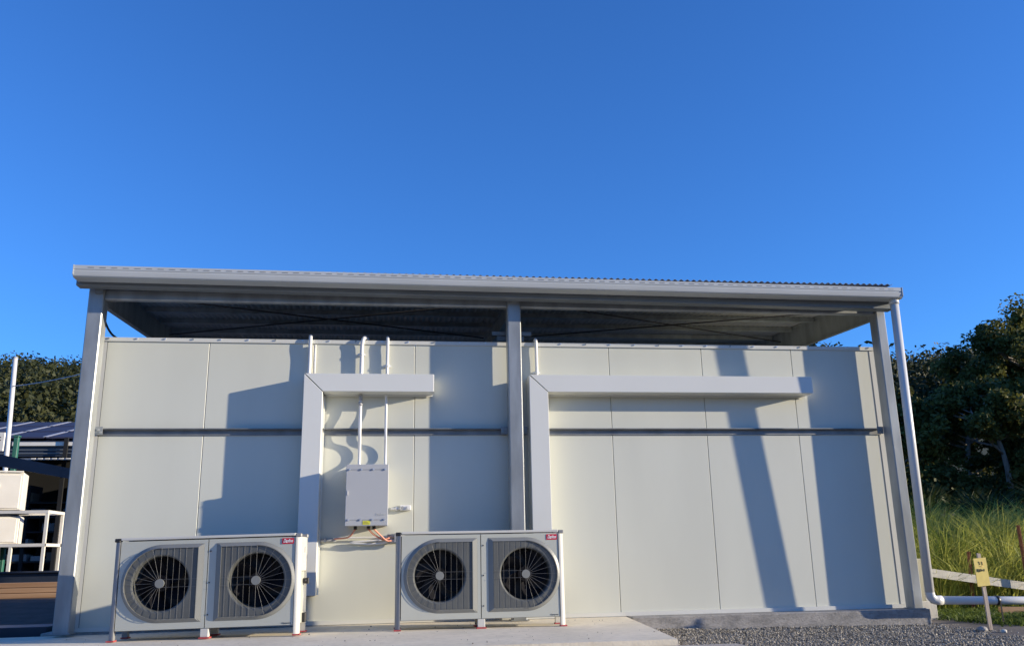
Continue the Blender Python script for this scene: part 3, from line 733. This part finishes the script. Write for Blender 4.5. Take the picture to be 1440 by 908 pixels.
# ------------------------------------------------------------------ grass and weeds
def blades(n, pos, hgt, wid, lean, seed, name, m_, label):
    r = np.random.default_rng(seed); P = pos(r, n); n = len(P)
    h = hgt[0]+(hgt[1]-hgt[0])*r.random(n); a = r.random(n)*6.28
    hs_ = getattr(pos, 'hs', None); tn = r.random(n)
    if hs_ is not None: h = h*hs_; tn = np.clip(.65*pos.ts+.35*tn, 0, 1)
    w = wid*(.6+.8*r.random(n))
    ld = r.random(n)*6.28 if hs_ is None else pos.dir; lm = lean*h*(.3+r.random(n))
    dx, dy = np.cos(a)*w/2, np.sin(a)*w/2; lx, ly = np.cos(ld)*lm, np.sin(ld)*lm
    b = P; z = np.zeros(n)
    p0 = b+np.stack([-dx, -dy, z], 1); p1 = b+np.stack([dx, dy, z], 1)
    m1 = b+np.stack([lx*.35, ly*.35, h*.6], 1)
    p2 = m1+np.stack([dx*.8, dy*.8, z], 1); p3 = m1+np.stack([-dx*.8, -dy*.8, z], 1)
    top_ = b+np.stack([lx, ly, h*(1-.25*lean)], 1)
    V = np.stack([p0, p1, p2, p3, top_], 1).reshape(-1, 3)
    q = np.array([(0, 1, 2), (0, 2, 3), (3, 2, 4)])
    idx = (q[None]+np.arange(n)[:, None, None]*5).reshape(-1)
    return tag(quick_mesh(name, V, 3, idx, np.repeat(tn, 3), m_), label, 'grass', kind='stuff')
def bank_pos(x0, x1, y0, y1, clump=.35):
    def f(r, n):
        # tussocks: choose clump centres, scatter blades round them; each tussock has its own height and tint
        nc = max(20, n//110); cx = x0+(x1-x0)*r.random(nc); cy = y0+(y1-y0)*r.random(nc)**1.4
        ch = .40+.95*r.random(nc)**1.3; ct = r.random(nc)
        k = r.integers(0, nc, n); x = cx[k]+r.normal(0, clump*.40, n); y = np.maximum(y0, cy[k]+r.normal(0, clump*.40, n)); x = np.maximum(x, 9.75)
        z = np.array([bank_z(a, b) for a, b in zip(x, y)])-.02
        f.hs, f.ts = ch[k], ct[k]; f.dir = np.arctan2(y-cy[k], x-cx[k])+r.normal(0, .5, n)
        return np.stack([x, y, z], 1)
    f.hs = None
    return f
blades(42000, bank_pos(9.9, 20, 1.45, 9), (.35, 1.05), .017, .75, 11, 'tall_grass', GRASS_L, 'tall yellow green grass covering the bank behind the fence')
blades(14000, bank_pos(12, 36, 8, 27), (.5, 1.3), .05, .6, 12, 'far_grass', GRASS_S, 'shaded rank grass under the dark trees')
def weed_pos(r, n):
    x = 9.75+2.2*r.random(n)**.7; y = -.75+2.2*r.random(n)
    k = (y > .25) | (x > 9.95-.5*(y+.55)) | ((x > 9.75) & (r.random(n) < .25)); x, y = x[k], y[k]
    return np.stack([x, y, np.full(len(x), -.205)], 1)
blades(12000, weed_pos, (.03, .15), .020, .9, 13, 'low_weeds', GRASS_D, 'low green weeds along the gravel edge under the white pipe')

# ------------------------------------------------------------------ trees
def leaf_cloud(centres, radii, per, size, seed, squash=.8):
    """leaf quads spread through clumps; returns verts, idx, tint"""
    r = np.random.default_rng(seed); C = np.asarray(centres); n = len(C)*per
    k = np.repeat(np.arange(len(C)), per)
    d = r.normal(size=(n, 3)); d /= np.linalg.norm(d, axis=1)[:, None]
    rr = (r.random(n)**.45)[:, None]*np.asarray(radii)[k][:, None]
    p = C[k]+d*rr*np.array([1, 1, squash])
    nr = d*.6+r.normal(size=(n, 3))*.7+np.array([0, 0, .35]); nr /= np.linalg.norm(nr, axis=1)[:, None]
    a = np.cross(nr, r.normal(size=(n, 3))); a /= np.linalg.norm(a, axis=1)[:, None]; b = np.cross(nr, a)
    s = (size*(.6+.8*r.random(n)))[:, None]
    V = np.stack([p-a*s*.5, p+b*s*.32, p+a*s*.55, p-b*s*.32], 1).reshape(-1, 3)
    tint = np.clip(.5*r.random(len(C))[k]+.5*r.random(n), 0, 1)
    return V, np.arange(n*4), tint

def tree(x, y, z, h, cr, seed, label, ncl=70, per=260, lsize=.17, leaf=LEAF_D, crown_lo=.25, name='gum_tree', group=None, cat='tree'):
    r = random.Random(seed)
    t = tag(empty(name, (x, y, z)), label, cat, group)
    tb = MB(); lean = (r.uniform(-.08, .08)*h, r.uniform(-.08, .08)*h)
    tr = h*.020+.04
    trunk = [Vector((lean[0]*s*s+.15*math.sin(s*5+seed), lean[1]*s*s+.12*math.cos(s*4+seed)-.12, s*h*.80-.3)) for s in [i/7 for i in range(8)]]
    tb.tube(trunk, [tr*(1.25 if i == 0 else 1)*(1-.11*i) for i in range(8)], 8)
    tips = []
    for i in range(11):
        s = r.uniform(.28, .95); b = trunk[min(6, int(s*7))].lerp(trunk[min(7, int(s*7)+1)], s*7 % 1)
        a = 2.4*i+r.uniform(-.5, .5); ln = cr*r.uniform(.55, .95)*(1.1-.5*s)
        e = b+Vector((math.cos(a)*ln, math.sin(a)*ln, ln*r.uniform(.25, .8)))
        mid = b.lerp(e, .5)+Vector((r.uniform(-.1, .1)*ln, r.uniform(-.1, .1)*ln, -.06*ln))
        tb.tube([b, mid, e], [tr*.42*(1-.5*s)+.012, tr*.28*(1-.5*s)+.01, .012], 6)
        tips.append(e)
        for q in range(2):
            e2 = mid.lerp(e, .5)+Vector((r.uniform(-1, 1), r.uniform(-1, 1), r.uniform(.1, .9)))*ln*.45
            tb.tube([mid, mid.lerp(e2, .6)+Vector((0, 0, -.03*ln)), e2], [tr*.16+.008, tr*.1+.006, .008], 5); tips.append(e2)
    tb.build('trunk', BARK, t)
    cs, rs = [], []
    zc = h*(crown_lo+(1-crown_lo)*.5); hz = h*(1-crown_lo)*.5
    while len(cs) < ncl:
        if len(cs) < len(tips): p = tips[len(cs)]
        else:
            d = Vector((r.gauss(0, 1), r.gauss(0, 1), r.gauss(0, 1))).normalized()*(r.random()**.35)
            p = Vector((d.x*cr*(1-.25*d.z), d.y*cr*(1-.25*d.z), zc+d.z*hz))+Vector((lean[0]*.6, lean[1]*.6, 0))
            if mnoise.noise(Vector((p.x*.5+seed, p.y*.5, p.z*.5))) < -.06: continue
        cs.append((p.x, p.y, min(p.z, h))); rs.append(cr*r.choice((.10, .16, .22, .27))*r.uniform(.85, 1.15))
    V, idx, tint = leaf_cloud(cs, rs, per, lsize, seed)
    o = quick_mesh('crown', V, 4, idx, tint, leaf); o.parent = t
    return t
GT = 'dark gum trees beyond the grass bank'
specs = [  # x, y, h, crown radius, seed, label
    (34.6, 28.0, 10.2, 3.5, 21, 'tallest dark gum tree rising beside the white downpipe side of the bank'),
    (30.9, 29.5, 7.6, 2.5, 22, 'rounded dark gum tree with a low crown next to the tallest gum'),
    (31.6, 37.0, 7.4, 2.6, 23, 'shorter dark tree at the bushland edge closest to the shed corner'),
    (38.8, 31.0, 11.4, 4.2, 24, 'broad dark gum tree behind the tallest gum'),
    (27.6, 22.5, 6.0, 2.7, 25, 'bushy lower tree with hanging branches in front of the gums'),
    (31.4, 22.0, 6.8, 2.9, 26, 'spreading tree with pale crooked limbs in front of the tallest gum'),
    (24.2, 24.5, 5.2, 2.5, 27, 'dense dark scrub tree nearest to the downpipe'),
    (34.5, 3.0, 8.0, 3.6, 29, 'gum tree added out of view on the sunny side of the grass bank, shading its far half'),  # this tree and the next are unseen, added to shade the far grass
    (37.5, -1.0, 9.0, 3.4, 30, 'second gum tree added out of view to shade the grass bank from the sunny side'),
    (35.6, 23.0, 8.2, 3.4, 28, 'leaning dark tree at the far end of the grass bank'),
]
for (x, y, h, c, s, lab) in specs:
    tree(x, y, bank_z(x, y)-.1, h, c, s, lab, 78, 250, .20, LEAF_D, .08 if h < 9 else .15, group=GT)

r = np.random.default_rng(15); cs, rs = [], []
for i in range(260):
    x = 15+26*r.random(); y = 20+17*r.random()
    if y < 20+(30-x)*.25: continue
    cs.append((x, y, bank_z(x, y)+.35+.7*r.random())); rs.append(.7+.7*r.random())
V, idx, tint = leaf_cloud(cs, rs, 170, .17, 16, .8)
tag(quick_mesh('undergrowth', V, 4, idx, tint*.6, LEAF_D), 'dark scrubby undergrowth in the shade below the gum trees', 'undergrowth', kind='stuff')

# wooded hill: one far wood, many crowns of leaf clumps
r = np.random.default_rng(5); cs, rs = [], []
def add_crown(x, y, s):
    z = hill_z(x, y)
    for q in range(7):
        d = r.normal(size=3); d /= np.linalg.norm(d)
        cs.append((x+d[0]*s*.62, y+d[1]*s*.62, z+s*(1.0+.62*d[2]))); rs.append(s*(.42+.25*r.random()))
for (a0, a1, cnt) in ((-34, -15, 900), (-15, 18, 160), (18, 46, 900)):
    for i in range(cnt):
        a = rad(a0+(a1-a0)*r.random()); rr = 95+115*r.random()**.8
        if a0 == -34 and rr < 118 and r.random() < .8: continue
        add_crown(3.6+math.sin(a)*rr, -8.5+math.cos(a)*rr, 2.2+2.8*r.random())
for i in range(260):   # closed row of crowns along the crest
    a = rad(20+14*r.random()) if i < 160 else rad(-33+13*r.random()); rr = 188+26*r.random()
    add_crown(3.6+math.sin(a)*rr, -8.5+math.cos(a)*rr, 2.4+1.8*r.random())
V, idx, tint = leaf_cloud(cs, rs, 42, .55, 9, .9)
tag(quick_mesh('hillside_forest', V, 4, idx, tint, LEAF_F), 'dark wooded hillside behind the sheds', 'forest', kind='stuff')
for (az, rr, s, lab) in ((-22.3, 104, 3.0, 'larger olive green shrub on the cleared slope below the wooded hill'), (-20.6, 106, 2.5, 'smaller olive green shrub on the cleared slope, nearer the steel column')):
    x, y = 3.6+math.sin(rad(az))*rr, -8.5+math.cos(rad(az))*rr
    tree(x, y, hill_z(x, y), s*1.9, s*.95, int(rr), lab, 34, 160, .5, LEAF_O, .05, 'shrub', 'olive shrubs on the slope', 'shrub')

# ------------------------------------------------------------------ yard things on the left
# neighbouring shed with solar panels
ns_ = tag(empty('neighbour_shed', (-7, 15, -.2)), 'low dark open shed with solar panels on its roof beyond the yard', 'shed')
ninv = Matrix.Translation((7, -15, .2))
def npart(mb, name, m_, parent=None, bevel=0):
    o = mb.build(name, m_, parent or ns_, bevel)
    if parent is None: o.matrix_parent_inverse = ninv
    return o
FZ, FY, BYY, BZZ = 3.55, 13.0, 18.0, 4.70
def rz_(y): return FZ+(BZZ-FZ)*(y-FY)/(BYY-FY)
m = MB(); m.hexa([(-15, FY, FZ), (-3, FY, FZ), (-15, BYY, BZZ), (-3, BYY, BZZ), (-15, FY, FZ+.03), (-3, FY, FZ+.03), (-15, BYY, BZZ+.03), (-3, BYY, BZZ+.03)])
nroof = npart(m, 'roof', NAVY)
for row in range(3):
    for k in range(8):
        x0 = -10.6+1.04*k; ya, yb = FY+.25+1.58*row, FY+.25+1.58*row+1.36; e = .09
        P8 = [(x0, ya, rz_(ya)+e), (x0+1.0, ya, rz_(ya)+e), (x0, yb, rz_(yb)+e), (x0+1.0, yb, rz_(yb)+e)]
        m = MB(); m.hexa(P8+[(a, b, c+.035) for a, b, c in P8]); sp = npart(m, 'solar_panel', SOLAR)
        for (u0, u1) in ((0, .035), (.965, 1.0)):
            f = MB()
            Q = [(x0+u0, ya, rz_(ya)+e+.036), (x0+u1, ya, rz_(ya)+e+.036), (x0+u0, yb, rz_(yb)+e+.036), (x0+u1, yb, rz_(yb)+e+.036)]
            f.hexa(Q+[(a, b, c+.012) for a, b, c in Q]); f.build('panel_frame', FRAME, sp)
npart(MB().box(-6.03, -2, FY-.10, FY-.02, FZ-.075, FZ+.015), 'fascia', CREAM)
npart(MB().box(-15, -6.04, FY-.10, FY-.02, FZ-.075, FZ+.015), 'fascia', NAVY)
npart(MB().box(-15, -3, FY-.02, FY+.06, FZ-.33, FZ-.08), 'wall_band', NAVY)
for z in (-.16, -.25):
    npart(MB().box(-15, -3, FY-.05, FY-.021, FZ+z-.018, FZ+z), 'cladding_rib', EAVE)
npart(MB().box(-15, -3, BYY-.2, BYY-.1, -.2, BZZ-.02), 'back_wall', DARKW)
npart(MB().box(-15, -14.9, FY+.1, BYY-.21, -.2, FZ), 'side_wall', DARKW)
npart(MB().box(-3.1, -3.0, FY+.1, BYY-.21, -.2, FZ), 'side_wall', DARKW)
for x in (-6.45, -4.77, -3.3):
    npart(MB().box(x-.045, x+.045, FY-.16, FY-.105, -.2, FZ+.12), 'post', DARKW)
# lean-to awning, sunlight on its corrugated edge painted as cream blocks
m = MB(); m.hexa([(-9, FY-1.0, 3.03), (-3, FY-1.0, 3.03), (-9, FY-.17, 3.15), (-3, FY-.17, 3.15), (-9, FY-1.0, 3.045), (-3, FY-1.0, 3.045), (-9, FY-.17, 3.165), (-3, FY-.17, 3.165)])
aw = npart(m, 'awning', EAVE)
for k in range(16):
    x = -5.20+.155*k
    MB().box(x, x+.09, FY-1.02, FY-.985, 3.047, 3.075).build('sunlit_crest', CREAM, aw)
# racks with stored boxes inside
rkk = tag(empty('storage_rack', (-6, 14.2, -.2)), 'dark storage rack filled with boxes inside the open neighbouring shed', 'rack')
rinv = Matrix.Translation((6, -14.2, .2))
for x in (-9.6, -7.6, -5.9, -4.2):
    o = MB().box(x-.04, x+.04, 13.9, 14.7, .15, 2.6).build('upright', DARKW, rkk); o.matrix_parent_inverse = rinv
zs = (.74, 1.10, 1.46, 1.82, 2.18)
for z in zs:
    o = MB().box(-9.6, -4.2, 13.92, 14.68, z-.04, z).build('shelf', DARKW, rkk); o.matrix_parent_inverse = rinv
random.seed(3)
nb = 0
for z in zs:
    x = -7.0
    while x < -4.2:
        w = random.uniform(.22, .45); hh = random.uniform(.10, .24); k = random.choice((0, 1, 1, 2))
        if random.random() < .75:
            o = MB().box(x, x+w, 13.95, 14.4, z, z+hh).build('storage_box', BOXES[k], None, .006)
            lv = ('lowest', 'second lowest', 'middle', 'second highest', 'top')[zs.index(z)]; cn = ('brown', 'grey', 'pale')[k]
            tag(o, '%s box on the %s shelf of the rack inside the dark shed' % (cn, lv), 'box', '%s boxes on the %s shelf of the dark rack' % (cn, lv))
        x += w+random.uniform(.03, .12)

# pole with wire
p = tag(empty('white_pole', (-4.3, 8.6, .14)), 'thin white metal pole rising beside the yard cabinets', 'pole')
pinv = Matrix.Translation((4.3, -8.6, -.14))
o = MB().tube([(-4.27, 8.6, .12), (-4.435, 8.6, 4.73)], .045, 10).build('shaft', PVC, p); o.matrix_parent_inverse = pinv
o = MB().tube([(-4.435, 8.6, 4.73), (-4.4355, 8.6, 4.75)], .052, 10).build('cap', CONDG, p); o.matrix_parent_inverse = pinv
w = MB().tube([(-4.41, 8.6, 4.15)] + [(-4.41+4.4*t, 8.6-6.1*t, 4.15-.62*t-.30*t*(1-t)) for t in [i/8 for i in range(1, 9)]], .010, 6).build('overhead_wire', CONDG)
tag(w, 'grey overhead wire running from the white pole to the shed', 'wire')
q = tag(empty('cream_panel_board', (-4.7, 8.5, .14)), 'cream board with small dark holes beside the white pole', 'board')
qi = Matrix.Translation((4.7, -8.5, -.14))
o = MB().box(-5.3, -4.385, 8.46, 8.50, 2.83, 3.20).build('board', CREAM, q, .01); o.matrix_parent_inverse = qi
for k in range(3):
    for j in range(2):
        o = MB().tube([(-4.56+.05*k, 8.4595, 3.10-.055*j), (-4.56+.05*k, 8.455, 3.10-.055*j)], .012, 6).build('hole', BLACK, q); o.matrix_parent_inverse = qi
o = MB().box(-5.2, -5.14, 8.51, 8.57, .12, 3.1).build('post', NAVY, q); o.matrix_parent_inverse = qi
gp = MB().box(-4.335, -4.25, 8.76, 8.85, .12, 3.15).box(-4.35, -4.235, 8.74, 8.87, 3.151, 3.18).build('green_post', GREENP, None, .006)
tag(gp, 'dark green steel post behind the white pole', 'post')

# tall rack frame and cream cabinets
bn = tag(empty('steel_rack', (-4.0, 8.0, .14)), 'cream tubular steel rack standing in the yard', 'rack')
bi = Matrix.Translation((4.0, -8.0, -.14))
def bpart(mb, name, m_):
    o = mb.build(name, m_, bn); o.matrix_parent_inverse = bi; return o
for x, y in ((-3.26, 8.0), (-3.26, 8.8), (-3.84, 8.0), (-5.6, 8.0), (-5.6, 8.8)):
    zt = 1.60 if x > -3.6 or x < -5 else 1.0
    bpart(MB().box(x-.026, x+.026, y-.026, y+.026, .138, zt), 'leg', CREAM)
for z in (1.63, 1.02):
    bpart(MB().box(-5.63, -3.234, 7.97, 8.03, z-.028, z+.028), 'front_rail', CREAM)
    bpart(MB().box(-5.63, -3.234, 8.77, 8.83, z-.028, z+.028), 'rear_rail', CREAM)
    bpart(MB().box(-3.287, -3.236, 8.031, 8.769, z-.028, z+.028), 'end_rail', CREAM)
bpart(MB().box(-5.6, -3.29, 8.04, 8.76, 1.02, 1.046), 'shelf', TIMBB)
bpart(MB().box(-5.6, -3.86, 8.10, 8.70, 1.615, 1.668), 'bearer', NAVY)
cbs = [(-5.7, -3.77, 8.04, 8.7, 1.67, 2.37, 'large cream cabinet standing above the steel rack rail'), (-5.7, -3.77, 8.06, 8.7, 1.05, 1.56, 'cream cabinet on the lower shelf of the steel rack')]
for (a, b, c, d, e, f, lab) in cbs:
    t = tag(empty('cream_cabinet', (b, c, e), rad(14)), lab, 'cabinet'); ti = Matrix.Translation((-b, -c, -e))
    o = MB().box(a, b, c+.02, d, e, f).build('carcass', CREAM, t, .012); o.matrix_parent_inverse = ti
    o = MB().box(a+.03, b-.04, c, c+.019, e+.03, f-.05).build('door', CREAM, t, .008); o.matrix_parent_inverse = ti
    MB().tube([(b-.42, c-.001, (e+f)/2+.1), (b-.42, c-.03, (e+f)/2+.1)], .03, 10).build('knob', CONDW, o)
    o2 = MB().box(a+.02, b-.02, c-.02, c+.05, f+.004, f+.03).build('top_trim', CREAM if e > 1.3 else BLACK, t); o2.matrix_parent_inverse = ti
# sloping dark beam from a stand to the cold room end wall
bm_ = tag(empty('sloping_beam', (-2.6, 1.5, -.09)), 'dark blue steel beam sloping down to the end of the cold room', 'beam')
bi2 = Matrix.Translation((2.6, -1.5, .09))
m = MB(); m.hexa([(-2.75, 1.45, 2.07), (-.03, 1.45, 1.555), (-2.75, 1.55, 2.07), (-.03, 1.55, 1.555), (-2.75, 1.45, 2.235), (-.03, 1.45, 1.665), (-2.75, 1.55, 2.235), (-.03, 1.55, 1.665)])
o = m.build('beam', NAVY, bm_); o.matrix_parent_inverse = bi2
o = MB().box(-2.72, -2.60, 1.44, 1.56, -.09, 2.03).build('support_post', NAVY, bm_); o.matrix_parent_inverse = bi2
MB().box(-.026, -.003, 1.40, 1.60, 1.51, 1.71).build('end_plate', GALVD, bm_).matrix_parent_inverse = bi2
# deep steel beam and stacked timber sleepers lying in the yard
m = MB(); m.box(-6.5, -1.2, 6.92, 7.10, .530, .557).box(-6.5, -1.2, 6.92, 7.10, .136, .163).box(-6.5, -1.2, 7.00, 7.02, .164, .529)
tag(m.build('steel_beam', NAVY), 'dark blue I beam lying on the yard in front of the cream rack', 'beam')
for k in range(3):
    z = .134+.085*k
    o = MB().box(-6.2+.2*(k % 2), -1.15-.1*k, 6.0+.018*k, 6.24, z, z+.080).build('timber_sleeper', TIMBB, None, .008)
    tag(o, ('bottom brown timber sleeper of the low stack in the yard', 'middle brown timber sleeper of the low stack in the yard', 'topmost brown timber sleeper of the low stack in the yard')[k], 'sleeper', 'timber sleepers stacked in the yard')
t = tag(empty('equipment_skid', (-.75, .55, -.10)), 'low dark skid box on the asphalt beside the shed column', 'skid'); ti = Matrix.Translation((.75, -.55, .10))
o = MB().box(-1.02, -.37, .35, .80, -.055, .045).build('deck', NAVY, t, .006); o.matrix_parent_inverse = ti
for x in (-.96, -.45):
    o = MB().box(x, x+.06, .36, .79, -.0995, -.0555).build('runner', BLACK, t); o.matrix_parent_inverse = ti
